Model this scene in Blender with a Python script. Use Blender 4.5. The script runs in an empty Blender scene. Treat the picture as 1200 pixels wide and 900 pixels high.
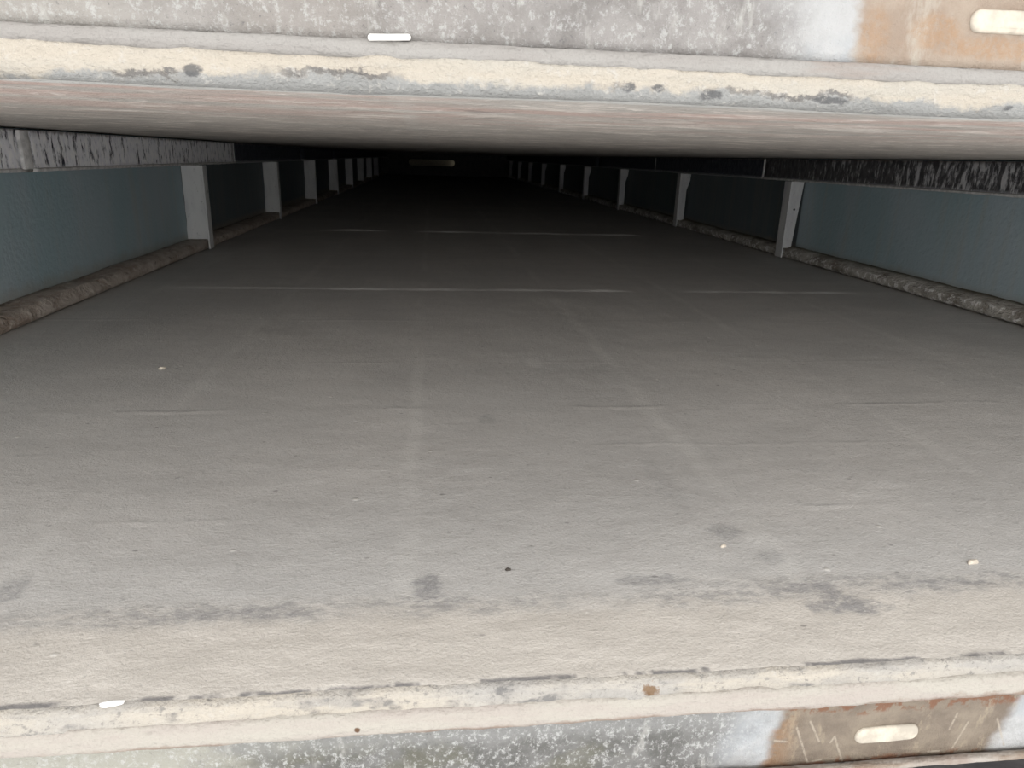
import bpy, bmesh, math, random
from mathutils import Matrix, Vector, noise
random.seed(7)
U = 0.279                      # metres per layout unit (camera height above the slab)
C = bpy.context.scene.collection
sc = bpy.context.scene

# ------------------------------------------------------------------ layout (layout units)
FRONT = 1.12                   # front edge of both decks
BACK = 38.0                    # end of the tunnel
FLOOR, CEIL = -1.0, 0.085
XL, XR = -2.5, 4.12            # blue side walls
X0, X1 = -2.62, 4.24           # deck width
POST_Y0, POST_DY = 7.6, 3.58

# ------------------------------------------------------------------ helpers
def N3(x, y, z): return noise.noise(Vector((x, y, z)))
def FBM(x, y, z, o=4): return noise.fractal(Vector((x, y, z)), 1.0, 2.0, o)
def sstep(a, b, x):
    t = min(1.0, max(0.0, (x-a)/(b-a))); return t*t*(3-2*t)

def obj(name, verts, faces, mat, parent=None, loc=(0, 0, 0), smooth=True, fmat=None, kind=None):
    me = bpy.data.meshes.new(name)
    me.from_pydata([tuple(c*U for c in v) for v in verts], [], faces)
    bm = bmesh.new(); bm.from_mesh(me)
    bmesh.ops.recalc_face_normals(bm, faces=bm.faces)
    bm.to_mesh(me); bm.free()
    for m in (mat if isinstance(mat, list) else [mat]): me.materials.append(m)
    if fmat:
        for p, i in zip(me.polygons, fmat): p.material_index = i
    for p in me.polygons: p.use_smooth = smooth
    o = bpy.data.objects.new(name, me); C.objects.link(o)
    o.location = tuple(c*U for c in loc)
    if parent: o.parent = parent
    if kind: o['kind'] = kind
    return o

def tag(o, label, cat, group=None):
    o['label'] = label; o['category'] = cat
    if group: o['group'] = group
    return o

def empty(name, loc, label, cat, group=None):
    o = bpy.data.objects.new(name, None); C.objects.link(o)
    o.empty_display_size = 0.03
    o.location = tuple(c*U for c in loc)
    return tag(o, label, cat, group)

def loft(prof, xs, disp=None, caps=True):
    """closed (y,z) profile swept along X with optional displacement disp(x,y,z,i)->(dx,dy,dz)"""
    vs, fs, n = [], [], len(prof)
    for x in xs:
        for i, (y, z) in enumerate(prof):
            d = disp(x, y, z, i) if disp else (0, 0, 0)
            vs.append((x+d[0], y+d[1], z+d[2]))
    for a in range(len(xs)-1):
        for i in range(n):
            j = (i+1) % n
            fs.append((a*n+i, a*n+j, (a+1)*n+j, (a+1)*n+i))
    if caps:
        fs.append(tuple(range(n))); fs.append(tuple((len(xs)-1)*n+i for i in range(n)))
    return vs, fs

def loft_y(prof, ys, disp=None):
    """closed (x,z) profile swept along Y"""
    vs, fs, n = [], [], len(prof)
    for y in ys:
        for i, (x, z) in enumerate(prof):
            d = disp(x, y, z, i) if disp else (0, 0, 0)
            vs.append((x+d[0], y+d[1], z+d[2]))
    for a in range(len(ys)-1):
        for i in range(n):
            j = (i+1) % n
            fs.append((a*n+i, a*n+j, (a+1)*n+j, (a+1)*n+i))
    fs.append(tuple(range(n))); fs.append(tuple((len(ys)-1)*n+i for i in range(n)))
    return vs, fs

def box(x0, x1, y0, y1, z0, z1):
    v = [(x, y, z) for x in (x0, x1) for y in (y0, y1) for z in (z0, z1)]
    f = [(0, 1, 3, 2), (4, 6, 7, 5), (0, 4, 5, 1), (2, 3, 7, 6), (0, 2, 6, 4), (1, 5, 7, 3)]
    return v, f

def bevel(o, w, seg=2):
    m = o.modifiers.new('bevel', 'BEVEL'); m.width = w*U; m.segments = seg; m.limit_method = 'ANGLE'
    return o

def lin(a, b, n): return [a+(b-a)*i/n for i in range(n+1)]

# ------------------------------------------------------------------ shader helper
def srgb(r, g, b):
    f = lambda c: (c/12.92 if c <= .04045 else ((c+.055)/1.055)**2.4)
    return (f(r/255), f(g/255), f(b/255), 1)

class M:
    def __init__(s, name, rough=.9, spec=.3):
        s.m = bpy.data.materials.new(name); s.m.use_nodes = True
        s.t = s.m.node_tree; s.b = s.t.nodes['Principled BSDF']
        s.b.inputs['Roughness'].default_value = rough
        s.b.inputs['Specular IOR Level'].default_value = spec
        tc = s.t.nodes.new('ShaderNodeTexCoord')
        vm = s.t.nodes.new('ShaderNodeVectorMath'); vm.operation = 'SCALE'
        s.t.links.new(tc.outputs['Object'], vm.inputs[0]); vm.inputs['Scale'].default_value = 1/U
        oi = s.t.nodes.new('ShaderNodeObjectInfo')
        s.rand = oi.outputs['Random']
        s.V = vm.outputs[0]
        sp = s.t.nodes.new('ShaderNodeSeparateXYZ'); s.t.links.new(s.V, sp.inputs[0])
        s.x, s.y, s.z = sp.outputs
    def put(s, sock, v):
        if hasattr(v, 'is_output') or hasattr(v, 'links'): s.t.links.new(v, sock)
        else: sock.default_value = v
    def math(s, op, a, b=0.0, c=None):
        n = s.t.nodes.new('ShaderNodeMath'); n.operation = op
        s.put(n.inputs[0], a); s.put(n.inputs[1], b)
        if c is not None: s.put(n.inputs[2], c)
        return n.outputs[0]
    def vec(s, scale, off=(0, 0, 0)):
        n = s.t.nodes.new('ShaderNodeMapping'); s.t.links.new(s.V, n.inputs['Vector'])
        n.inputs['Scale'].default_value = scale; n.inputs['Location'].default_value = off
        return n.outputs[0]
    def noise(s, scale=(1, 1, 1), detail=4, rough=.55, off=(0, 0, 0), dist=0):
        n = s.t.nodes.new('ShaderNodeTexNoise'); s.t.links.new(s.vec(scale, off), n.inputs['Vector'])
        n.inputs['Scale'].default_value = 1; n.inputs['Detail'].default_value = detail
        n.inputs['Roughness'].default_value = rough; n.inputs['Distortion'].default_value = dist
        return n.outputs['Fac']
    def voro(s, scale=(1, 1, 1), off=(0, 0, 0), feature='F1', out='Distance'):
        n = s.t.nodes.new('ShaderNodeTexVoronoi'); n.feature = feature
        s.t.links.new(s.vec(scale, off), n.inputs['Vector']); n.inputs['Scale'].default_value = 1
        return n.outputs[out]
    def step(s, v, a, b, lo=0.0, hi=1.0):
        n = s.t.nodes.new('ShaderNodeMapRange'); n.interpolation_type = 'SMOOTHSTEP'
        s.put(n.inputs['Value'], v)
        if a > b: a, b, lo, hi = b, a, hi, lo
        n.inputs['From Min'].default_value = a; n.inputs['From Max'].default_value = b
        n.inputs['To Min'].default_value = lo; n.inputs['To Max'].default_value = hi
        return n.outputs['Result']
    def mix(s, f, a, b, mode='MIX'):
        n = s.t.nodes.new('ShaderNodeMix'); n.data_type = 'RGBA'; n.blend_type = mode
        s.put(n.inputs[0], f); s.put(n.inputs[6], a); s.put(n.inputs[7], b)
        return n.outputs[2]
    def mul(s, *a):
        r = a[0]
        for b in a[1:]: r = s.math('MULTIPLY', r, b)
        return r
    def sub(s, a, b): return s.math('SUBTRACT', a, b)
    def add(s, a, b): return s.math('ADD', a, b)
    def mx(s, *a):
        r = a[0]
        for b in a[1:]: r = s.math('MAXIMUM', r, b)
        return r
    def line(s, c, at, w, wob):
        """soft line where coordinate c (wobbled) equals at"""
        d = s.math('ABSOLUTE', s.sub(s.add(c, wob), at))
        return s.step(d, w, w*.2)
    def blob(s, u, v, u0, v0, ru, rv, n, amp=1.2):
        a = s.math('DIVIDE', s.sub(u, u0), ru); b = s.math('DIVIDE', s.sub(v, v0), rv)
        d = s.math('SQRT', s.add(s.mul(a, a), s.mul(b, b)))
        d = s.add(d, s.mul(s.sub(n, .5), amp))
        return s.step(d, 1.0, .45)
    def seg(s, u, v, a, b, w):
        ax, ay = a; dx, dy = b[0]-a[0], b[1]-a[1]; L = dx*dx+dy*dy
        px = s.sub(u, ax); py = s.sub(v, ay)
        t = s.math('DIVIDE', s.add(s.mul(px, dx), s.mul(py, dy)), L)
        t = s.math('MINIMUM', s.math('MAXIMUM', t, 0.0), 1.0)
        ex = s.sub(px, s.mul(t, dx)); ey = s.sub(py, s.mul(t, dy))
        return s.step(s.math('SQRT', s.add(s.mul(ex, ex), s.mul(ey, ey))), w, w*.35)
    def done(s, col, bump=None, bd=.01, bs=1.0):
        s.put(s.b.inputs['Base Color'], col)
        if bump is not None:
            n = s.t.nodes.new('ShaderNodeBump'); n.inputs['Distance'].default_value = bd*U
            n.inputs['Strength'].default_value = bs
            s.t.links.new(bump, n.inputs['Height']); s.t.links.new(n.outputs[0], s.b.inputs['Normal'])
        return s.m

# ------------------------------------------------------------------ materials
def mat_floor():
    s = M('dusty_concrete', .92, .25)
    big = s.noise((.9, .9, 1), 4)
    med = s.noise((3, 6, 3), 5, .6)
    streak = s.noise((5, 13, 5), 6, .7, off=(3, 1, 0))
    fine = s.noise((40, 48, 40), 4, .65)
    grain = s.noise((130, 140, 130), 3, .65)
    col = s.mix(s.step(big, .3, .7), srgb(184, 182, 179), srgb(195, 192, 188))
    col = s.mix(s.step(med, .35, .75, 0, .5), col, srgb(177, 175, 172))
    col = s.mix(s.step(streak, .52, .75, 0, .35), col, srgb(204, 201, 197))
    col = s.mix(s.step(fine, .54, .72, 0, .5), col, srgb(157, 155, 152))
    # cross and lengthwise board joints that show through
    wx = s.mul(s.sub(s.noise((2, 2.5, 1), 4, .6, off=(9, 2, 0)), .5), .09)
    for at, w, a in ((-.07, .045, .30), (-1.03, .05, .22), (.92, .06, .30), (1.89, .05, .28), (2.86, .05, .2), (-2.0, .05, .2)):
        brk = s.step(s.noise((3, 1.2, 1), 3, .6, off=(at*7, 0, 0)), .35, .6)
        col = s.mix(s.mul(s.line(s.x, at, w, wx), brk, a), col, srgb(212, 210, 205))
    for at, w, a in ((2.72, .03, .5), (2.30, .02, .35), (1.81, .02, .45), (3.4, .03, .3), (4.35, .04, .3)):
        brk = s.step(s.noise((1.6, .5, 1), 4, .6, off=(at*3, at*9, 0)), .45, .62)
        col = s.mix(s.mul(s.line(s.y, at, w, wx), brk, a), col, srgb(216, 213, 209))
        col = s.mix(s.mul(s.line(s.y, at+.022, w*.6, wx), brk, a), col, srgb(139, 137, 135))
    # beige dust along the front edge, with a scuffed dark line where it ends
    wob = s.mul(s.sub(s.noise((1.3, 5, 1), 5, .6, off=(5, 5, 0)), .5), .16)
    wobf = s.mul(s.sub(s.noise((14, 18, 1), 4, .6, off=(5, 5, 0)), .5), .10)
    yy = s.add(s.add(s.y, wob), wobf)
    beige = s.mix(s.step(s.noise((5, 20, 4), 5, .65), .35, .7), srgb(188, 182, 174), srgb(202, 196, 188))
    beige = s.mix(s.step(fine, .5, .75, 0, .4), beige, srgb(171, 165, 159))
    col = s.mix(s.step(yy, 1.50, 1.30), col, beige)
    scn = s.step(s.noise((22, 40, 10), 5, .7, off=(1, 8, 0)), .40, .62)
    scl = s.step(s.noise((2.2, 1, 1), 3, .6, off=(4, 2, 0)), .3, .55, .5, 1)
    band = s.line(s.y, 1.40, .075, s.add(wob, wobf))
    col = s.mix(s.mul(band, scn, scl, .6), col, srgb(133, 132, 132))
    # dark stains
    bn = s.noise((13, 18, 8), 5, .7, off=(2, 2, 0))
    for x, y, rx, ry, a in ((-.018, 1.475, .045, .07, .85), (.985, 1.33, .11, .055, .9), (.93, 1.40, .12, .035, .7), (.55, 1.46, .11, .03, .6),
                            (.83, 1.68, .07, .05, .55), (.90, 1.55, .05, .05, .4), (.215, 2.61, .05, .07, .35), (-.99, 1.52, .06, .06, .55),
                            (1.25, 1.39, .2, .02, .5), (-.45, 1.39, .25, .03, .5), (.75, 2.0, .05, .3, .18), (.56, 3.3, .5, .15, .12)):
        col = s.mix(s.mul(s.blob(s.x, s.y, x, y, rx, ry, bn, 1.9), s.step(fine, .30, .56, .25, 1), a*.85), col, srgb(130, 129, 130))
    col = s.mix(s.mul(s.blob(s.x, s.y, .517, 3.40, .06, .12, bn, .8), .35), col, srgb(203, 201, 197))
    col = s.mix(s.step(grain, .60, .74, 0, .55), col, srgb(222, 219, 214))
    col = s.mix(s.step(grain, .40, .27, 0, .5), col, srgb(140, 138, 135))
    ck = s.mul(s.line(s.y, 1.137, .012, s.mul(wobf, .25)), s.step(s.noise((3.5, 1, 1), 5, .7, off=(6, 3, 0)), .46, .54))
    col = s.mix(s.mul(ck, .8), col, srgb(96, 95, 97))
    # pale crumbs and pits
    v = s.voro((9, 11, 9)); on = s.step(s.noise((5, 5, 5), 2, .5, off=(7, 7, 0)), .55, .62)
    col = s.mix(s.mul(s.step(v, .10, .04), on, .8), col, srgb(211, 208, 202))
    v2 = s.voro((7, 12, 9), off=(3.3, 1.1, 0))
    col = s.mix(s.mul(s.step(v2, .08, .03), .5), col, srgb(90, 88, 86))
    h = s.add(s.add(s.mul(fine, .8), s.mul(grain, .7)), s.mul(s.noise((9, 12, 9), 4, .6), .5))
    h = s.add(h, s.mul(s.step(v, .12, .02), on, .8))
    return s.done(col, h, .010, .4)

def mat_edge():
    """rough broken concrete edge, cream skim over grey"""
    s = M('broken_edge_concrete', .92, .25)
    n = s.noise((4, 8, 22), 5, .6); f = s.noise((50, 50, 60), 5, .72); b = s.noise((1.1, 1, 3), 3, .6, off=(2, 0, 0))
    col = s.mix(s.step(n, .42, .58), srgb(161, 156, 149), srgb(182, 174, 162))
    col = s.mix(s.step(b, .42, .60, 0, .7), col, srgb(163, 160, 156))
    col = s.mix(s.step(f, .55, .72, 0, .6), col, srgb(183, 179, 173))
    col = s.mix(s.step(f, .46, .34, 0, .7), col, srgb(124, 122, 119))
    ch = s.mul(s.step(s.noise((5, 5, 12), 4, .6, off=(11, 0, 4)), .62, .68), s.step(f, .35, .55))
    col = s.mix(s.mul(ch, .7), col, srgb(95, 95, 96))
    # rust bleed through the skim
    bn = s.noise((30, 30, 30), 4, .7)
    col = s.mix(s.mul(s.blob(s.x, s.z, .438, -1.026, .022, .020, bn, 3.0), .8), col, srgb(110, 79, 43))
    return s.done(col, s.add(n, s.add(s.mul(f, .8), s.mul(s.noise((150, 150, 150), 3), .5))), .018, .7)

def mat_edge_up():
    s = M('cream_edge_concrete', .92, .25)
    n = s.noise((3, 8, 20), 5, .6, off=(7, 0, 0)); f = s.noise((48, 52, 60), 5, .72); b = s.noise((1.6, 1, 4), 4, .6, off=(6, 0, 0))
    wob = s.mul(s.sub(s.noise((9, 3, 12), 6, .75), .5), .07)
    wobl = s.mul(s.sub(s.noise((1.2, 1, 1), 2, .5, off=(4, 0, 0)), .5), .045)
    zz = s.add(s.add(s.z, wob), wobl)
    col = s.mix(s.step(n, .4, .62), srgb(179, 170.5, 158), srgb(175, 169, 159))
    col = s.mix(s.step(zz, .105, .095), col, srgb(146, 146, 144))
    col = s.mix(s.step(b, .56, .64, 0, .75), col, srgb(150, 149, 147))
    ln = s.mul(s.line(s.z, .102, .006, s.add(wob, wobl)), s.step(s.noise((4, 1, 1), 4, .6, off=(1, 0, 0)), .47, .56))
    col = s.mix(s.mul(ln, .75), col, srgb(88, 87, 88))
    for x, z, rx, rz in ((-.335, .105, .012, .010), (.30, .108, .014, .011), (.425, .103, .02, .010), (.345, .107, .01, .007), (.62, .1, .03, .006), (.93, .10, .012, .006)):
        col = s.mix(s.mul(s.blob(s.x, s.z, x, z, rx*1.2, rz, s.noise((24, 24, 40), 4, .7), 3.0), .85), col, srgb(87, 87, 88))
    col = s.mix(s.step(f, .54, .68, 0, .6), col, srgb(186, 182, 176))
    col = s.mix(s.step(f, .38, .25, 0, .4), col, srgb(125, 124, 121))
    return s.done(col, s.add(n, s.add(s.mul(f, .8), s.mul(s.noise((150, 150, 150), 3), .5))), .018, .7)

def mat_ceiling():
    s = M('pinkish_soffit_concrete', .92, .2)
    big = s.noise((.8, 1.6, 1), 4); st = s.noise((4, 8, 3), 7, .72, off=(3, 0, 0)); st2 = s.noise((13, 16, 8), 5, .7)
    near = s.step(s.add(s.y, s.mul(s.sub(s.noise((1.6, 2, 1), 4), .5), 1.2)), 1.9, 1.2)
    col = s.mix(s.step(big, .35, .65), srgb(185, 179, 173), srgb(198, 191, 184))
    pk = s.mul(s.step(s.noise((1.1, 5, 1), 4, .6, off=(8, 1, 0)), .42, .6), s.step(s.y, 2.6, 1.25))
    col = s.mix(s.mul(pk, .85), col, srgb(203, 179, 170))
    col = s.mix(s.step(st, .51, .64, 0, .85), col, srgb(227, 219, 211))
    col = s.mix(s.step(st, .45, .30, 0, .6), col, srgb(138, 133, 130))
    col = s.mix(s.step(st2, .55, .70, 0, .75), col, srgb(240, 232, 225))
    edge = s.step(s.add(s.y, s.mul(s.sub(s.noise((2, 3, 1), 4, .6), .5), .05)), 1.185, 1.15)
    col = s.mix(edge, col, srgb(197, 196, 193))
    wx = s.mul(s.sub(s.noise((2, 2.5, 1), 3), .5), .05)
    col = s.mix(s.mul(s.line(s.x, -.05, .03, wx), .3), col, srgb(206, 203, 197))
    return s.done(col, s.add(st, s.mul(st2, .9)), .03, .9)

def mat_galv(lower):
    s = M('weathered_galvanised_steel_' + ('below' if lower else 'above'), .6, .4)
    s.b.inputs['Metallic'].default_value = .12
    zz = s.z
    n = s.noise((11, 10, 14), 5, .65); f = s.noise((95, 95, 80), 5, .8); big = s.noise((1.2, 1, 2), 3, off=(1, 0, 2))
    if lower:
        col = s.mix(s.step(n, .35, .65), srgb(96, 95, 92), srgb(121, 120, 118))
        col = s.mix(s.step(s.noise((6, 5, 8), 4, off=(3, 3, 3)), .52, .66, 0, .5), col, srgb(104, 102, 85))
        col = s.mix(s.step(zz, -1.155, -1.11, 0, .6), col, srgb(149, 149, 147))
        col = s.mix(s.step(s.add(s.x, s.mul(s.sub(n, .5), .5)), -.28, -.52), col, srgb(163, 161, 151))
        fl = s.step(f, .50, .66, 0, .75)
    else:
        col = s.mix(s.step(n, .35, .65), srgb(129, 125, 122), srgb(151, 147, 144))
        col = s.mix(s.step(big, .4, .6, 0, .5), col, srgb(161, 154, 146))
        col = s.mix(s.step(s.x, -.2, -.55, 0, .55), col, srgb(170, 165, 157))
        fl = s.step(f, .50, .66, 0, .55)
    col = s.mix(fl, col, srgb(194, 194, 192))
    col = s.mix(s.step(s.noise((22, 20, 7), 4, .7, off=(2, 9, 0)), .6, .72, 0, .5), col, srgb(185, 183, 178))
    col = s.mix(s.step(f, .40, .30, 0, .55), col, srgb(85, 85, 88))
    # heat-bleached blue-white halo and the rust patch around the slot
    wob = s.mul(s.sub(s.noise((7, 5, 9), 4, .6, off=(5, 0, 1)), .5), .10 if lower else .20)
    xx = s.add(s.x, wob)
    if lower:
        xx = s.sub(xx, s.mul(s.add(zz, 1.19), -.25 if False else .25))
        rx0, rx1, h0, h1 = .725, 1.275, .55, .70
    else:
        xx = s.sub(xx, s.mul(s.add(zz, -.2), -.5))
        rx0, rx1, h0, h1 = .655, 1.5, .46, .60
    hal = s.mul(s.step(xx, h0, h1), s.step(xx, rx1+.26, rx1+.12))
    hc = s.mix(s.step(s.noise((8, 6, 9), 4, .6, off=(6, 6, 0)), .4, .6), srgb(172, 175, 178), srgb(186, 186, 186))
    col = s.mix(s.mul(hal, s.step(n, .25, .5, .6, .9)), col, hc)
    rm = s.mul(s.step(xx, rx0-.015, rx0+.02), s.step(xx, rx1+.03, rx1-.01))
    rn = s.noise((9, 9, 12), 5, .65, off=(4, 4, 4))
    if lower:
        rc = s.mix(s.step(rn, .35, .65), srgb(116, 104, 92), srgb(140, 128, 113))
        rc = s.mix(s.step(s.noise((20, 9, 9), 5, .7, off=(1, 2, 3)), .55, .68, 0, .8), rc, srgb(157, 144, 125))
        orng = s.mx(s.step(s.add(zz, s.mul(s.sub(n, .5), .06)), -1.124, -1.112), s.step(s.add(zz, s.mul(s.sub(n, .5), .05)), -1.238, -1.256))
        rc = s.mix(s.mul(orng, s.step(s.noise((26, 26, 26), 4, .7, off=(8, 0, 8)), .46, .56), .8), rc, srgb(121, 78, 53))
        rc = s.mix(s.mul(s.step(s.x, .80, .70), s.step(n, .42, .55), .8), rc, srgb(144, 104, 67))
    else:
        rc = s.mix(s.step(rn, .35, .65), srgb(153, 136, 121), srgb(168, 153, 138))
        rc = s.mix(s.step(s.noise((14, 9, 5), 5, .7, off=(1, 2, 3)), .52, .66, 0, .8), rc, srgb(177, 168, 156))
        o2 = s.mx(s.blob(s.x, zz, .79, .205, .05, .03, rn, 1.6), s.blob(s.x, zz, .90, .185, .16, .022, rn, 1.4),
                  s.mul(s.blob(s.x, zz, .68, .19, .03, .06, rn, 1.2), .8))
        rc = s.mix(s.mul(o2, s.step(f, .36, .60, .1, 1), .6), rc, srgb(164, 129, 96))
    col = s.mix(rm, col, rc)
    if lower:
        w = .0034
        segs = [(0.777, -1.153, 0.817, -1.251), (0.806, -1.139, 0.835, -1.195), (0.869, -1.184, 0.9, -1.256), (0.817, -1.251, 0.848, -1.246),
                (1.253, -1.164, 1.29, -1.242), (1.184, -1.168, 1.162, -1.239), (1.151, -1.142, 1.141, -1.186), (0.731, -1.184, 0.759, -1.189),
                (0.869, -1.184, 0.862, -1.2), (1.105, -1.246, 1.13, -1.246)]
        mk = None
        for a in segs:
            g = s.seg(s.x, zz, a[:2], a[2:], w); mk = g if mk is None else s.mx(mk, g)
        col = s.mix(s.mul(mk, s.step(f, .36, .52, .1, .65)), col, srgb(177, 166, 151))
    return s.done(col, s.add(s.mul(n, .6), f), .014, .7)

def mat_cream(lower):
    s = M('cream_caked_flange_' + ('below' if lower else 'above'), .85, .3)
    n = s.noise((4, 20, 20), 5, .6); f = s.noise((50, 50, 50), 4, .6)
    if lower:
        col = s.mix(s.step(n, .35, .65), srgb(160, 152, 145), srgb(165, 160, 151))
        col = s.mix(s.step(f, .6, .75, 0, .5), col, srgb(145, 139, 132))
        bn = s.noise((26, 26, 26), 4, .7)
        rl = s.mul(s.step(s.add(s.z, s.mul(s.sub(bn, .5), .02)), -1.071, -1.080), s.step(s.noise((3, 1, 1), 4, .65, off=(2, 0, 0)), .43, .55))
        col = s.mix(s.mul(rl, .6), col, srgb(110, 85, 68))
        rz = s.mul(s.step(s.x, .68, .74), s.step(s.add(s.z, s.mul(s.sub(bn, .5), .05)), -1.066, -1.08))
        col = s.mix(s.mul(s.mul(rz, s.step(n, .45, .6)), .7), col, srgb(113, 90, 71))
        col = s.mix(s.mul(s.blob(s.x, s.z, -.150, -1.066, .007, .008, bn, 1.6), .95), col, srgb(87, 61, 40))
    else:
        col = s.mix(s.step(n, .35, .65), srgb(143, 139, 135), srgb(149, 146, 142))
        col = s.mix(s.step(s.noise((2, 8, 20), 4, .6, off=(6, 0, 0)), .56, .68, 0, .6), col, srgb(140, 128, 120))
        dk = s.mul(s.step(s.noise((5, 6, 24), 4, .6, off=(2, 0, 3)), .66, .70), .6)
        col = s.mix(dk, col, srgb(93, 90, 89))
        col = s.mix(s.step(f, .62, .76, 0, .5), col, srgb(163, 161, 156))
    return s.done(col, s.add(n, f), .014, .8)

def mat_rail(paint, name, grade=None, dk=0):
    """dark steel under brushed-on whitewash; paint = share of white"""
    s = M(name, .75, .35)
    r7 = s.mul(s.rand, 30)
    st = s.noise((5, 15, 3.0), 6, .72); fl = s.noise((18, 24, 11), 5, .7, off=(3, 3, 0)); big = s.noise((1, .9, 1), 3)
    dark = s.mix(s.step(fl, .4, .6), srgb(48, 50, 62), srgb(78, 80, 88))
    white = s.mix(s.step(fl, .4, .65), srgb(234, 234, 240), srgb(247, 246, 246))
    if grade:
        dark = s.mix(s.step(fl, .4, .6), srgb(64, 63, 66), srgb(92, 90, 92)); white = s.mix(s.step(fl, .4, .65), srgb(168, 168, 172), srgb(196, 195, 196))
    v = s.add(s.add(s.mul(st, .7), s.mul(fl, .45)), s.mul(big, .15))          # ~0.65 mean
    if grade:                                                                 # whitewash thins out with distance from the front coat
        v = s.add(v, s.step(s.y, grade[1], grade[0], 0, grade[2]))
    c0 = .65 + (.5-paint)*.42
    msk = s.step(v, c0-.045, c0+.045)
    # top and bottom drips keep more white
    top = s.step(s.add(s.z, s.mul(s.sub(st, .5), .10)), .055, .075)
    bot = s.step(s.add(s.z, s.mul(s.sub(fl, .5), .06)), -.118, -.145)
    msk = s.mx(msk, s.mul(bot, .85 if paint > .15 else .4))
    col = s.mix(msk, dark, white)
    col = s.mix(s.mul(top, .7), col, srgb(128, 120, 112))
    return s.done(col, s.add(msk, s.mul(fl, .5)), .012, .7)

def mat_wall():
    s = M('faded_blue_panel_paint', .6, .35)
    n = s.noise((1, 1.6, .7), 4, .6); st = s.noise((2, 9, .5), 4, .6); f = s.noise((30, 30, 30), 3)
    col = s.mix(s.step(n, .35, .65), srgb(154, 175, 181), srgb(167, 181, 187))
    col = s.mix(s.step(st, .5, .7, 0, .5), col, srgb(170, 174, 170))
    col = s.mix(s.step(f, .6, .8, 0, .3), col, srgb(134, 142, 144))
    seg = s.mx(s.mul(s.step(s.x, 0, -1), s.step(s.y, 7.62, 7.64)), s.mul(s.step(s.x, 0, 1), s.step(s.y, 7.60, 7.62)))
    col = s.mix(s.mul(seg, .85), col, s.mix(s.step(st, .4, .65), srgb(84, 90, 94), srgb(96, 98, 98)))  # both walls darker and greyer past the first post
    grime = s.step(s.add(s.z, s.mul(s.sub(st, .5), .15)), -.80, -.90)
    col = s.mix(s.mul(grime, .45), col, srgb(149, 136, 118))
    return s.done(col, f, .01, .5)

def mat_post():
    s = M('chalky_white_post_paint', .8, .3)
    n = s.noise((6, 6, 2), 4, .6); f = s.noise((24, 24, 16), 4, .6)
    col = s.mix(s.step(n, .35, .65), srgb(195, 195, 197), srgb(211, 211, 210))
    col = s.mix(s.step(f, .6, .72, 0, .6), col, srgb(148, 147, 147))
    return s.done(col, s.add(n, f), .012, .7)

def mat_curb(rubble):
    s = M('mortar_curb_' + ('rubble' if rubble else 'brown'), .95, .2)
    n = s.noise((4, 4, 6), 5, .65); f = s.noise((18, 18, 20), 5, .65); v = s.voro((9, 9, 12))
    if rubble:
        col = s.mix(s.step(n, .35, .6), srgb(145, 137, 127), srgb(198, 193, 185))
        col = s.mix(s.mul(s.step(f, .5, .62), s.step(s.z, -.885, -.92), .8), col, srgb(250, 248, 246))
        col = s.mix(s.step(s.z, -.885, -.862, 0, .8), col, srgb(132, 119, 100))
    else:
        col = s.mix(s.step(n, .35, .6), srgb(161, 145, 132), srgb(193, 182, 172))
        col = s.mix(s.step(f, .5, .66, 0, .5), col, srgb(219, 211, 203))
    col = s.mix(s.step(f, .40, .30, 0, .6), col, srgb(95, 90, 84))
    return s.done(col, s.add(n, f), .05, .9)

def plain(name, c, rough=.8, c2=None, sc_=(20, 20, 20)):
    s = M(name, rough, .3); n = s.noise(sc_, 4, .6)
    return s.done(s.mix(s.step(n, .35, .65), srgb(*c), srgb(*(c2 or tuple(int(k*.85) for k in c)))), n, .012, .6)

m_floor, m_edge, m_edge_up, m_ceil = mat_floor(), mat_edge(), mat_edge_up(), mat_ceiling()
m_galv_l, m_galv_u = mat_galv(True), mat_galv(False)
m_cream_l, m_cream_u = mat_cream(True), mat_cream(False)
m_rail_white = mat_rail(.66, 'flaking_whitewash_on_steel')
m_rail_dark = mat_rail(.10, 'bare_dark_rail_steel')
m_rail_streak = mat_rail(.20, 'streaked_whitewash_on_dark_steel', (2.5, 8.5, .13))
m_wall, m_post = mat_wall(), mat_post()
m_curb_l, m_curb_r = mat_curb(False), mat_curb(True)
m_cream = plain('cream_filler', (196, 187, 172), .85)
m_white = plain('bright_white_lump', (246, 245, 242), .7, (236, 234, 230))
m_dark = plain('dark_concrete', (96, 93, 94), .95, (80, 78, 80), (6, 6, 6))  # even dark grey for the end wall, hood and lower gap
m_bead = plain('pale_weld_bead', (214, 212, 211), .7)
m_hole = plain('dark_bolt_steel', (40, 40, 44), .6)
m_chip = plain('pale_stone', (226, 216, 200), .9)
m_pebble = plain('dark_grit', (84, 78, 72), .9)

# ------------------------------------------------------------------ setting: the two decks
xs = lin(X0, -1.4, 40)[:-1] + lin(-1.4, 1.7, 230)[:-1] + lin(1.7, X1, 60)
rowsA = []
y = 1.150
while y < 5.42:
    rowsA.append(y); y += max(.012, .0095*y)
rows = rowsA + [5.422, 5.432]
y = 5.50
while y < 9.70: rows.append(y); y += .12
rows += [9.742, 9.754]
y = 9.9
while y < 37.5: rows.append(y); y += .7
rows.append(BACK)

def lip(x, k, lo, hi):
    a = FBM(x*1.3+k*7, k, 0, 4)
    m = sstep(lo-.4, lo+.1, x)*sstep(hi+.4, hi-.1, x)
    return max(0.0, .0035+.0075*a)*(.25+.75*m)

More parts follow.
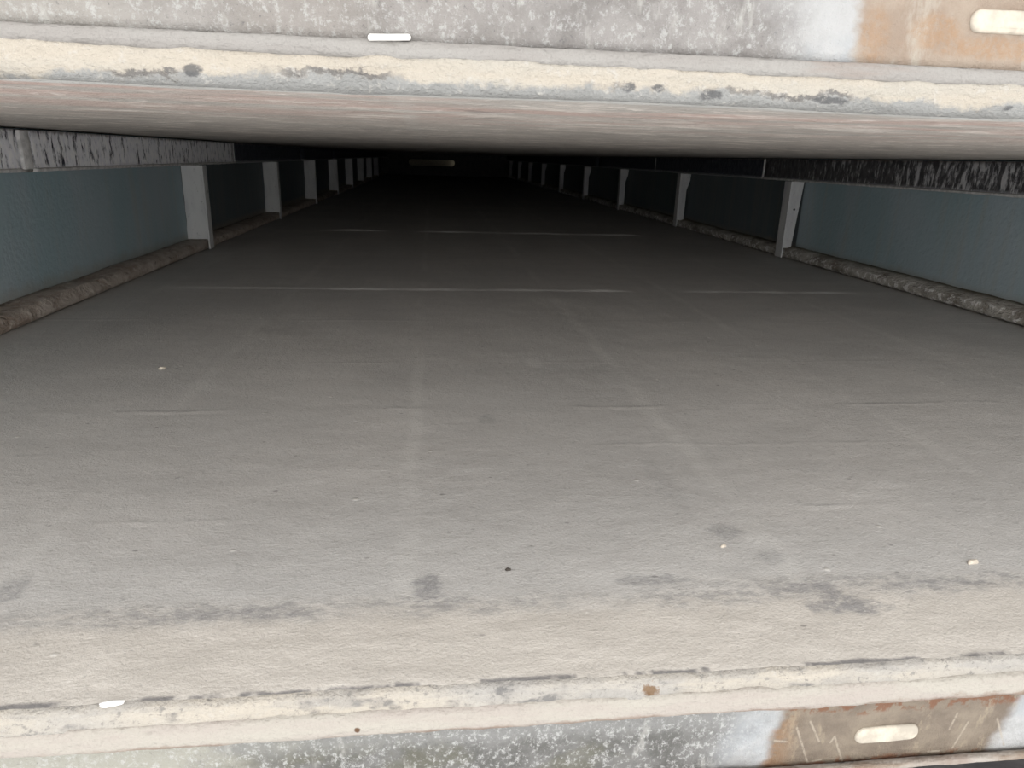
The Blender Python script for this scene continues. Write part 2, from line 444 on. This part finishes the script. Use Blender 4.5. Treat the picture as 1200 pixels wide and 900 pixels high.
def floor_z(x, y):
    z = .0035*FBM(x*2.2, y*2.2, 1, 4) + .0016*FBM(x*11, y*16, 5, 3)
    if 5.43 <= y < 9.75: z += lip(x, 1, -1.8, 3.4)*sstep(6.6, 5.43, y)
    if y >= 9.75: z += lip(x, 2, -1.16, 2.6)*1.6*sstep(11.5, 9.75, y)
    return z

prof_front = [(1.135, -1.052), (1.110, -1.040), (1.113, -1.034), (1.117, -1.028), (1.117, -1.018), (1.119, -1.008), (1.124, -1.002), (1.134, -1.0)]
prof = prof_front + [(yy, FLOOR) for yy in rows] + [(BACK, -1.27), (1.16, -1.27), (1.16, -1.052)]
nf = len(prof_front); nr = len(rows)
def dfloor(x, y, z, i):
    if i < nf:
        a = FBM(x*5, z*9, 3, 4); b = FBM(x*19, z*30, 4, 3)
        t = i/(nf-1)
        e = .006*a+.004*b
        chip = max(0.0, FBM(x*7, 2.2, 9, 3)-.28)*.016
        return (0, -e*.8+chip*sstep(.3, 1, t), (.003*a+.003*b)*(1-t)+floor_z(x, y)*t-chip*t*.6)
    if i < nf+nr: return (0, 0, floor_z(x, y))
    return (0, 0, 0)
v, f = loft(prof, xs, dfloor)
fm = []
n = len(prof)
for a in range(len(xs)-1):
    for i in range(n): fm.append(1 if i < nf-1 else 0)
fm += [0, 0]
obj('floor', v, f, [m_floor, m_edge], fmat=fm, kind='structure')

# upper deck: soffit with its hanging rough edge
crow = []
y = 1.160
while y < 5.3: crow.append(y); y += max(.012, .012*y)
y = 5.43
while y < 37.5: crow.append(y); y += .35
crow.append(BACK)
cfront = [(1.135, .138), (1.113, .134), (1.114, .126), (1.116, .117), (1.116, .107), (1.118, .097), (1.125, .089), (1.138, .0855)]
prof = cfront + [(yy, CEIL) for yy in crow] + [(BACK, .36), (1.16, .36), (1.16, .138)]
nfc, nrc = len(cfront), len(crow)
def dceil(x, y, z, i):
    cz = .0022*FBM(x*1.7, y*7, 11, 4)+.0012*FBM(x*5, y*30, 13, 3)
    if i < nfc:
        a = FBM(x*5, z*9, 23, 4); b = FBM(x*19, z*30, 24, 3); t = i/(nfc-1)
        chip = max(0.0, FBM(x*6, 5.2, 9, 3)-.22)*.045+max(0.0, FBM(x*16, z*22, 39, 3)-.2)*.022
        return (0, -(.007*a+.004*b)+chip*sstep(.35, .9, t), (.004*a)*(1-t)*sstep(0, .3, t)+cz*t)
    if i < nfc+nrc: return (0, 0, cz*sstep(30, 6, y))
    return (0, 0, 0)
v, f = loft(prof, xs, dceil)
fm = []; n = len(prof)
for a in range(len(xs)-1):
    for i in range(n): fm.append(1 if i < nfc-1 else 0)
fm += [0, 0]
obj('ceiling', v, f, [m_ceil, m_edge_up], fmat=fm, kind='structure')

# side walls, back wall with a slot to the space beyond
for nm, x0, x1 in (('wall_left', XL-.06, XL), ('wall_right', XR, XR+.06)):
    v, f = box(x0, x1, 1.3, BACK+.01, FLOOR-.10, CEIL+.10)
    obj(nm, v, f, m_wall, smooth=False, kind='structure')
SX0, SX1, SZ0, SZ1 = -1.15, 1.23, -.53, -.20
def back_wall():
    outer = [(X0, FLOOR-.2), (X1, FLOOR-.2), (X1, .3), (X0, .3)]
    inner = []
    r = .16
    for k in range(0, 9):
        a = -math.pi/2+math.pi*k/8; inner.append((SX1-r+r*math.cos(a), (SZ0+SZ1)/2+r*math.sin(a)))
    for k in range(0, 9):
        a = math.pi/2+math.pi*k/8; inner.append((SX0+r+r*math.cos(a), (SZ0+SZ1)/2+r*math.sin(a)))
    bm = bmesh.new()
    def loop(pts, yv):
        vs = [bm.verts.new((p[0]*U, yv*U, p[1]*U)) for p in pts]
        return vs, [bm.edges.new((vs[i], vs[(i+1) % len(vs)])) for i in range(len(vs))]
    for yv in (BACK+.01, BACK+.16):
        o_, e1 = loop(outer, yv); i_, e2 = loop(inner, yv)
        bmesh.ops.triangle_fill(bm, edges=e1+e2, use_beauty=True)
        if yv == BACK+.01: first = (o_, i_)
        else:
            for A, B in ((first[0], o_), (first[1], i_)):
                for k in range(len(A)):
                    q = (k+1) % len(A); bm.faces.new((A[k], A[q], B[q], B[k]))
    bmesh.ops.recalc_face_normals(bm, faces=bm.faces)
    me = bpy.data.meshes.new('wall_back'); bm.to_mesh(me); bm.free()
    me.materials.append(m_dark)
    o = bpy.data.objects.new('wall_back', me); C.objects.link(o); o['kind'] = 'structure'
back_wall()
# closed backdrop added to show dimly pale through the slot: a cream end panel inside a dark hood
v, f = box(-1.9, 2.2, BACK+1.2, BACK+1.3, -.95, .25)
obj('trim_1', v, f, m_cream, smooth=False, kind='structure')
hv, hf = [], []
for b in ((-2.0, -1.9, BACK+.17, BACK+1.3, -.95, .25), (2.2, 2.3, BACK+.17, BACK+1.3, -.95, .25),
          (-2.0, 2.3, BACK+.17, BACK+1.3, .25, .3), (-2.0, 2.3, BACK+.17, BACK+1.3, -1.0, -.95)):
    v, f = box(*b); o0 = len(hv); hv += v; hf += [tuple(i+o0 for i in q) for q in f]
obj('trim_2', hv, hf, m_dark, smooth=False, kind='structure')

# gap below this deck (seen only past the lower right corner)
v, f = box(X0, X1, 1.3, 14, -2.55, -2.40)
obj('trim_3', v, f, m_dark, smooth=False, kind='structure')
gv, gf = [], []
for b in ((X0, X0+.06, 1.3, 14, -2.4, -1.28), (X1-.06, X1, 1.3, 14, -2.4, -1.28), (X0, X1, 14, 14.1, -2.55, -1.28)):  # side and end walls added to keep the sky out of the gap
    v, f = box(*b); o0 = len(gv); gv += v; gf += [tuple(i+o0 for i in q) for q in f]
obj('trim_4', gv, gf, m_dark, smooth=False, kind='structure')

# mortar curbs along both walls
def curb(name, prof, m, s, seed):
    ys = []
    y = 1.3
    while y < 14: ys.append(y); y += .06
    while y < BACK: ys.append(y); y += .5
    ys.append(BACK)
    def d(x, y, z, i):
        a = FBM(y*1.6, seed, i*.35, 4); b = FBM(y*7, seed, i*.7, 4)
        if i in (0, len(prof)-1): return (0, 0, 0)
        if i == 1: return (s*(.012*a), 0, max(-.006, .006*a))
        k = 1 if i < len(prof)-2 else .4
        return (s*(.016*a+.014*b)*k, 0, (.012*a+.010*b)*k)
    v, f = loft_y(prof, ys, d)
    obj(name, v, f, m, kind='structure')
curb('baseboard_left', [(-2.44, -.994), (-2.325, -.991), (-2.312, -.970), (-2.315, -.945), (-2.330, -.922), (-2.355, -.908), (-2.40, -.902), (-2.45, -.900), (XL, -.897), (XL, -.994)], m_curb_l, 1, 3)
curb('baseboard_right', [(4.08, -.994), (4.01, -.991), (3.985, -.970), (3.982, -.945), (3.990, -.922), (4.00, -.905), (4.02, -.892), (4.06, -.880), (XR, -.868), (XR, -.994)], m_curb_r, -1, 8)

# ------------------------------------------------------------------ front edge beams
bx = lin(X0, -1.4, 20)[:-1] + lin(-1.4, 1.7, 220)[:-1] + lin(1.7, X1, 30)
def flange(prof, seed, amp):
    def d(x, y, z, i):
        if y > 1.119: return (0, 0, 0)
        a = FBM(x*3, seed, i*.2, 4); b = FBM(x*16, seed, i*.8, 3)
        return (0, amp*(.8*a+.6*b), amp*(.5*a+.7*b))
    return loft(prof, bx, d)
def web(y, z0, z1, seed):
    zz = lin(z0, z1, 14)
    prof = [(y, z) for z in zz] + [(y+.03, z1), (y+.03, z0)]
    def d(x, yy, z, i):
        if i > 14: return (0, 0, 0)
        return (0, .0022*FBM(x*8, z*8, seed, 4), 0)
    return loft(prof, bx, d)
def oblong(cx, cz, w, h, y, tilt, th=.008):
    """low cushion-shaped plug filling an oblong slot in a web"""
    rings = ((1.0, 0.0), (1.0, .45), (.93, .8), (.80, 1.0), (.55, 1.05))
    vs, fs = [], []
    K = 28
    for sc_, t in rings:
        for k in range(K):
            a = 2*math.pi*k/K; c_, s_ = math.cos(a), math.sin(a)
            px = math.copysign(min(abs(c_)*h*.5, h*.5), c_)*1.0 + math.copysign(w/2-h/2, c_) if abs(c_) > 1e-6 else 0
            pz = s_*h*.5
            inset = (1-sc_)*h*.5
            r = math.hypot(px-math.copysign(w/2-h/2, c_) if abs(c_) > 1e-6 else 0, pz) or 1
            px2 = px-c_*inset; pz2 = pz-s_*inset
            j = .0016*N3(px*30, pz*60, cx*9)
            vs.append((cx+px2+j, y-t*th+j*.6, cz+pz2+px2*tilt+j))
    for q in range(len(rings)-1):
        for k in range(K):
            k2 = (k+1) % K; fs.append((q*K+k, q*K+k2, (q+1)*K+k2, (q+1)*K+k))
    fs.append(tuple((len(rings)-1)*K+k for k in range(K))); fs.append(tuple(range(K)))
    return vs, fs

lb = empty('edge_beam', (0, 1.12, -1.17), 'weathered galvanised steel channel along the near edge of the floor slab, at the bottom of the photo', 'beam')
ub = empty('edge_beam', (0, 1.12, .2), 'speckled galvanised steel channel across the top of the photo, above the cream slab edge', 'beam')
def part(name, vf, m, root, label=None, smooth=True):
    o = obj(name, vf[0], vf[1], m, smooth=smooth)
    o.parent = root; o.matrix_parent_inverse = Matrix.Translation(root.location).inverted()
    if label: o['label'] = label
    return o
part('web', web(1.12, -1.258, -1.084, 31), m_galv_l, lb)
part('top_flange', flange([(1.150, -1.036), (1.117, -1.034), (1.109, -1.035), (1.104, -1.041), (1.100, -1.056), (1.099, -1.075), (1.101, -1.082), (1.107, -1.085), (1.119, -1.084), (1.150, -1.084)], 4, .0026), m_cream_l, lb, 'cream caked rounded flange with rust spots')
part('bottom_flange', flange([(1.150, -1.259), (1.119, -1.2585), (1.108, -1.250), (1.098, -1.247), (1.093, -1.252), (1.095, -1.260), (1.104, -1.264), (1.119, -1.266), (1.150, -1.268)], 14, .0028), m_cream_l, lb, 'thin white caked lower lip')
part('slot_plug', oblong(.990, -1.184, .148, .042, 1.1215, .02), m_cream, lb, 'cream filled oblong slot in the rusty patch')
part('web', web(1.12, .156, .345, 41), m_galv_u, ub)
part('bottom_flange', flange([(1.150, .132), (1.119, .130), (1.1145, .1315), (1.111, .134), (1.1095, .139), (1.110, .145), (1.112, .150), (1.115, .1535), (1.119, .156), (1.150, .158)], 24, .0014), m_cream_u, ub, 'smooth pale grey lower flange')
part('top_flange', flange([(1.150, .372), (1.119, .372), (1.100, .368), (1.094, .358), (1.100, .349), (1.119, .345), (1.150, .345)], 34, .0022), m_cream_u, ub)
part('slot_plug', oblong(.915, .2235, .160, .034, 1.1215, .0), m_cream, ub, 'cream filled oblong slot in the rust patch')
part('weld_lump', oblong(-.058, .1585, .060, .0085, 1.118, .03, .012), m_white, ub, 'small bright white bar-shaped lump')

# ------------------------------------------------------------------ side rails under the upper deck
ordn = ['first', 'second', 'third', 'fourth', 'fifth', 'sixth', 'seventh', 'eighth', 'ninth']
def rail(side, y0, y1, m, label, joint=None):
    s = 1 if side == 'L' else -1          # s: direction from the wall into the tunnel
    xf = -2.285 if side == 'L' else 3.945
    xw = XL if side == 'L' else XR
    t = empty('side_rail', (xf, y0, -.155), label, 'rail', 'side rails under the upper deck')
    ys = [y0+.004]
    while ys[-1] < y1-.1: ys.append(ys[-1]+(.07 if ys[-1] < 13 else .5))
    ys[-1] = y1-.004
    def mk(name, prof, amp, seed, mm, label=None):
        def d(x, y, z, i):
            a = FBM(y*2.5, seed, i*.3, 3); b = FBM(y*14, seed, i*.8, 3)
            return (s*amp*(.4*a+.4*b), 0, amp*(.5*a+.8*b))
        vs, fs = loft_y(prof, ys, d)
        vs = [(v[0]-xf, v[1]-y0, v[2]) for v in vs]       # keeps z absolute for the paint texture
        o = obj(name, vs, fs, mm, parent=t)
        o.location = (0, 0, .155*U)
        if label: o['label'] = label
        return o
    g = lambda k: xf-s*k
    mk('web', [(g(.0), .072), (g(.0), .02), (g(.0), -.04), (g(.0), -.10), (g(.0), -.136), (g(.022), -.136), (g(.022), .072)], .0012, 5, m)
    mk('bottom_flange', [(g(-.008), -.139), (g(-.011), -.147), (g(-.008), -.155), (g(.0), -.157), (abs(xw-xf)*0+xw+s*.003, -.157), (xw+s*.003, -.140), (g(.0), -.137)], .004, 6, m_rail_dark if m is m_rail_dark else m_bead)
    if joint:
        w, dep = joint
        vs, fs = box(-.004 if s > 0 else -dep, dep if s > 0 else .004, y1-y0-w, y1-y0-.004, -.142, .070)
        o = obj('joint_bead', vs, fs, m_bead, parent=t); o.location = (0, 0, .155*U); bevel(o, .006)
    return t
R = rail
R('L', 1.3, 4.47, m_rail_white, 'whitewashed flaking steel rail under the ceiling, nearest the camera on the left', (.10, .02))
R('L', 4.47, 8.87, m_rail_white, 'long whitewashed flaking steel rail above the nearest left post', (.03, .006))
R('L', 8.87, 13.2, m_rail_dark, 'dark rail directly behind the whitewashed rail on the left, above the second left post')
R('L', 13.2, 17.5, m_rail_dark, 'dark rail in deep shade on the left, above the third left post')
R('L', 17.5, BACK, m_rail_dark, 'farthest dark rail on the left, running back to the end wall')
R('R', 1.3, 8.31, m_rail_streak, 'dark steel rail with white paint streaks under the ceiling, nearest the camera on the right', (.035, .012))
R('R', 8.31, 12.55, m_rail_dark, 'dark rail above the second right post, between two upright joint lines', (.03, .008))
R('R', 12.55, 16.9, m_rail_dark, 'dark rail in shade on the right, above the third right post')
R('R', 16.9, BACK, m_rail_dark, 'farthest dark rail on the right, running back to the end wall')

# ------------------------------------------------------------------ posts
def left_post():
    t = empty('angle_post', (0, 0, 0), '', 'post', 'pale posts along the side walls')
    # web faces the mouth of the tunnel; its wall-side edge is slightly ragged and splays at the foot
    nz = 22; vs, fs = [], []
    for k in range(nz+1):
        z = -.893+(.893-.162)*k/nz
        xe = -.190-.012*sstep(-.70, -.87, z)+.004*N3(z*9, 1, 2)
        for (x, y) in ((0.0, 0.0), (0.0, .018), (xe, .018), (xe, 0.0), (xe*.5, .0015*N3(z*6, 4, 1))):
            vs.append((x, y, z))
    n = 5
    for k in range(nz):
        for i in range(n):
            j = (i+1) % n; fs.append((k*n+i, k*n+j, (k+1)*n+j, (k+1)*n+i))
    fs += [tuple(range(n)), tuple(nz*n+i for i in range(n))]
    obj('web', vs, fs, m_post, t, smooth=False)
    vs, fs = [], []
    for k in range(nz+1):
        z = -.992+(.992-.162)*k/nz
        j = .0015*N3(z*8, 7, 3)
        for (x, y) in ((.002, .0), (.018+j, .0), (.018+j, .13), (.002, .13)): vs.append((x, y, z))
    n = 4
    for k in range(nz):
        for i in range(n):
            j = (i+1) % n; fs.append((k*n+i, k*n+j, (k+1)*n+j, (k+1)*n+i))
    fs += [tuple(range(n)), tuple(nz*n+i for i in range(n))]
    obj('flange', vs, fs, m_post, t, smooth=False)
    return t
def right_post(splice, bolt):
    t = empty('angle_post', (0, 0, 0), '', 'post', 'pale posts along the side walls')
    nz = 22; vs, fs = [], []
    z0, z1 = -.885, -.162
    for k in range(nz+1):
        z = z0+(z1-z0)*k/nz
        w = .085+.045*(z-z0)/(z1-z0)
        if splice: w = .100
        for (x, y) in ((0.0, 0.0), (0.0, .018), (w, .018), (w, 0.0), (w*.5, .0012*N3(z*6, 9, 1))): vs.append((x, y, z))
    n = 5
    for k in range(nz):
        for i in range(n):
            j = (i+1) % n; fs.append((k*n+i, k*n+j, (k+1)*n+j, (k+1)*n+i))
    fs += [tuple(range(n)), tuple(nz*n+i for i in range(n))]
    obj('web', vs, fs, m_post, t, smooth=False)
    vs, fs = [], []
    for k in range(nz+1):
        z = -.992+(.992-.162)*k/nz
        for (x, y) in ((-.002, .0), (-.018, .0), (-.018, .15), (-.002, .15)): vs.append((x, y, z))
    n = 4
    for k in range(nz):
        for i in range(n):
            j = (i+1) % n; fs.append((k*n+i, k*n+j, (k+1)*n+j, (k+1)*n+i))
    fs += [tuple(range(n)), tuple(nz*n+i for i in range(n))]
    obj('flange', vs, fs, m_post, t, smooth=False)
    if splice:      # wider head plate, tapering to the splice
        pts = [(.004, -.41), (.095, -.41), (.112, -.36), (.140, -.27), (.147, -.165), (.004, -.165)]
        vs = [(x, -.016, z) for x, z in pts]+[(x, -.001, z) for x, z in pts]
        fs = [tuple(range(6)), tuple(range(6, 12))]+[(i, (i+1) % 6, 6+(i+1) % 6, 6+i) for i in range(6)]
        bevel(obj('head_plate', vs, fs, m_post, t, smooth=False), .002)
    if bolt:
        vs, fs = [], []
        for yv, r in ((.0, .0115), (-.005, .0115), (-.008, .007)):
            for k in range(12):
                a = 2*math.pi*k/12; vs.append((.058+r*math.cos(a), yv, -.46+r*math.sin(a)))
        for q in range(2):
            for k in range(12): fs.append((q*12+k, q*12+(k+1) % 12, (q+1)*12+(k+1) % 12, (q+1)*12+k))
        fs += [tuple(range(12)), tuple(range(24, 36))]
        o = obj('bolt', vs, fs, m_hole, t); o['label'] = 'small dark bolt head'
    return t
def place(src, loc, label, first):
    if first: r = src
    else:
        r = src.copy(); C.objects.link(r)
        for ch in src.children:
            c = ch.copy(); C.objects.link(c); c.parent = r
    r.location = tuple(c*U for c in loc); r['label'] = label
    return r
lp = left_post()
LY = [7.62, 11.2, 14.75, 18.2, 21.7, 25.2, 28.7, 32.2]
for k, y in enumerate(LY):
    lab = 'pale angle-section post on the left, nearest to the camera, on the mortar curb' if k == 0 else '%s pale post from the front along the left blue wall' % ordn[k]
    place(lp, (-2.303, y, 0), lab, k == 0)
rp = right_post(False, True)
place(rp, (3.972, 7.60, 0), 'pale angle-section post on the right with a dark bolt, nearest to the camera', True)
rs = right_post(True, False)
RY = [11.2, 14.9, 18.5, 22.1, 25.8, 29.4, 33.0, 36.6]
for k, y in enumerate(RY):
    place(rs, (3.972, y, 0), '%s pale post from the front along the right blue wall, with a wider head plate' % ordn[k+1], k == 0)

# ------------------------------------------------------------------ loose chips on the slab
def chip(name, loc, sx, sy, sz, seed, m, label, rz=0):
    bm = bmesh.new(); bmesh.ops.create_icosphere(bm, subdivisions=3, radius=1)
    for w in bm.verts:
        c = w.co; r = 1+.35*noise.noise(c*1.3+Vector((seed, 0, 0)))+.12*noise.noise(c*4+Vector((seed, 3, 0)))
        w.co = Vector((c.x*sx*r, c.y*sy*r, max(c.z*r, -.5)*sz))*U
    me = bpy.data.meshes.new(name); bm.to_mesh(me); bm.free(); me.materials.append(m)
    for p in me.polygons: p.use_smooth = True
    o = bpy.data.objects.new(name, me); C.objects.link(o)
    o.location = (loc[0]*U, loc[1]*U, (FLOOR+floor_z(*loc)+sz*.45)*U); o.rotation_euler.z = rz
    return tag(o, label, 'stone chip')
chip('stone_chip', (-.603, 1.127), .022, .006, .0055, 1, m_white, 'thin white chip lying on the very front edge of the floor slab, at left', .1)
chip('stone_chip', (1.44, 1.48), .018, .008, .006, 5, m_chip, 'pale flat chip on the concrete floor near the right edge of the photo', .2)
chip('stone_chip', (.188, 1.53), .0075, .005, .004, 9, m_pebble, 'tiny dark grit speck on the floor just right of the dark oval stain')
chip('stone_chip', (-1.27, 3.31), .016, .009, .008, 12, m_chip, 'small pale chip on the floor to the left, below the left curb', .4)
chip('stone_chip', (.79, 1.60), .008, .005, .005, 15, m_chip, 'tiny pale chip on the floor above the large dark stain at right', .4)

# ------------------------------------------------------------------ camera
Rm = [[0.9935100515497346, -0.006915260497248209, 0.11353394488829725],
      [-0.1100585789482512, -0.3104810437698034, 0.9441867562402604],
      [0.02872084033476867, -0.9505544175016329, -0.3092271215443369]]
cam = bpy.data.cameras.new('camera'); co = bpy.data.objects.new('camera', cam); C.objects.link(co)
mw = Matrix.Identity(4)
for r in range(3):
    mw[r][0], mw[r][1], mw[r][2] = Rm[r][0], -Rm[r][1], -Rm[r][2]
co.matrix_world = mw
cam.sensor_width = 36; cam.lens = 815/1200*36; cam.clip_start = .01
sc.camera = co

# ------------------------------------------------------------------ light: open shed daylight behind the camera
w = bpy.data.worlds.new('world'); sc.world = w; w.use_nodes = True
nt = w.node_tree; bg = nt.nodes['Background']
tcw = nt.nodes.new('ShaderNodeTexCoord'); spw = nt.nodes.new('ShaderNodeSeparateXYZ')
nt.links.new(tcw.outputs['Generated'], spw.inputs[0])
mr = nt.nodes.new('ShaderNodeMapRange'); mr.inputs['From Min'].default_value = -1; mr.inputs['From Max'].default_value = 1
nt.links.new(spw.outputs['Z'], mr.inputs['Value'])
cr = nt.nodes.new('ShaderNodeValToRGB'); cr.color_ramp.elements.remove(cr.color_ramp.elements[1])
SKY = [(0.0, 1.4), (.30, 1.4), (.42, 2.5), (.49, 2.4), (.62, 2.3), (.72, 1.3), (.80, 1.1), (.88, 2.1), (1.0, 2.3)]     # unseen surroundings: brightness bands tuned to light the floor and soffit
MAXL = 2.7
cr.color_ramp.elements[0].position = SKY[0][0]; cr.color_ramp.elements[0].color = (SKY[0][1]/2.5,)*3+(1,)
for p_, v_ in SKY[1:]:
    e = cr.color_ramp.elements.new(p_); e.color = (v_/2.5, v_/2.5*.998, v_/2.5*.99, 1)
nt.links.new(mr.outputs['Result'], cr.inputs['Fac']); nt.links.new(cr.outputs['Color'], bg.inputs['Color'])
bg.inputs['Strength'].default_value = MAXL
sun = bpy.data.lights.new('daylight', 'SUN'); sun.energy = 1.25; sun.angle = math.radians(48); sun.color = (1, .995, .985)
so = bpy.data.objects.new('daylight', sun); C.objects.link(so)
so.rotation_euler = Vector((.04, 1, -math.tan(math.radians(16)))).to_track_quat('-Z', 'Y').to_euler()
# weak lamp added inside the closed hood to brighten the end panel
pl = bpy.data.lights.new('hood_fill_lamp', 'AREA'); pl.energy = .022; pl.size = .05; pl.color = (1, .96, .78)
po = bpy.data.objects.new('hood_fill_lamp', pl); C.objects.link(po)
po.location = (1.55*U, (BACK+.95)*U, -.36*U)
po.rotation_euler = Vector((-.55, .6, 0)).to_track_quat('-Z', 'Y').to_euler()

sc.view_settings.view_transform = 'Standard'; sc.view_settings.look = 'None'
sc.view_settings.exposure = 0; sc.view_settings.gamma = 1; sc.view_settings.use_curve_mapping = False
sc.cycles.max_bounces = 12; sc.cycles.diffuse_bounces = 8
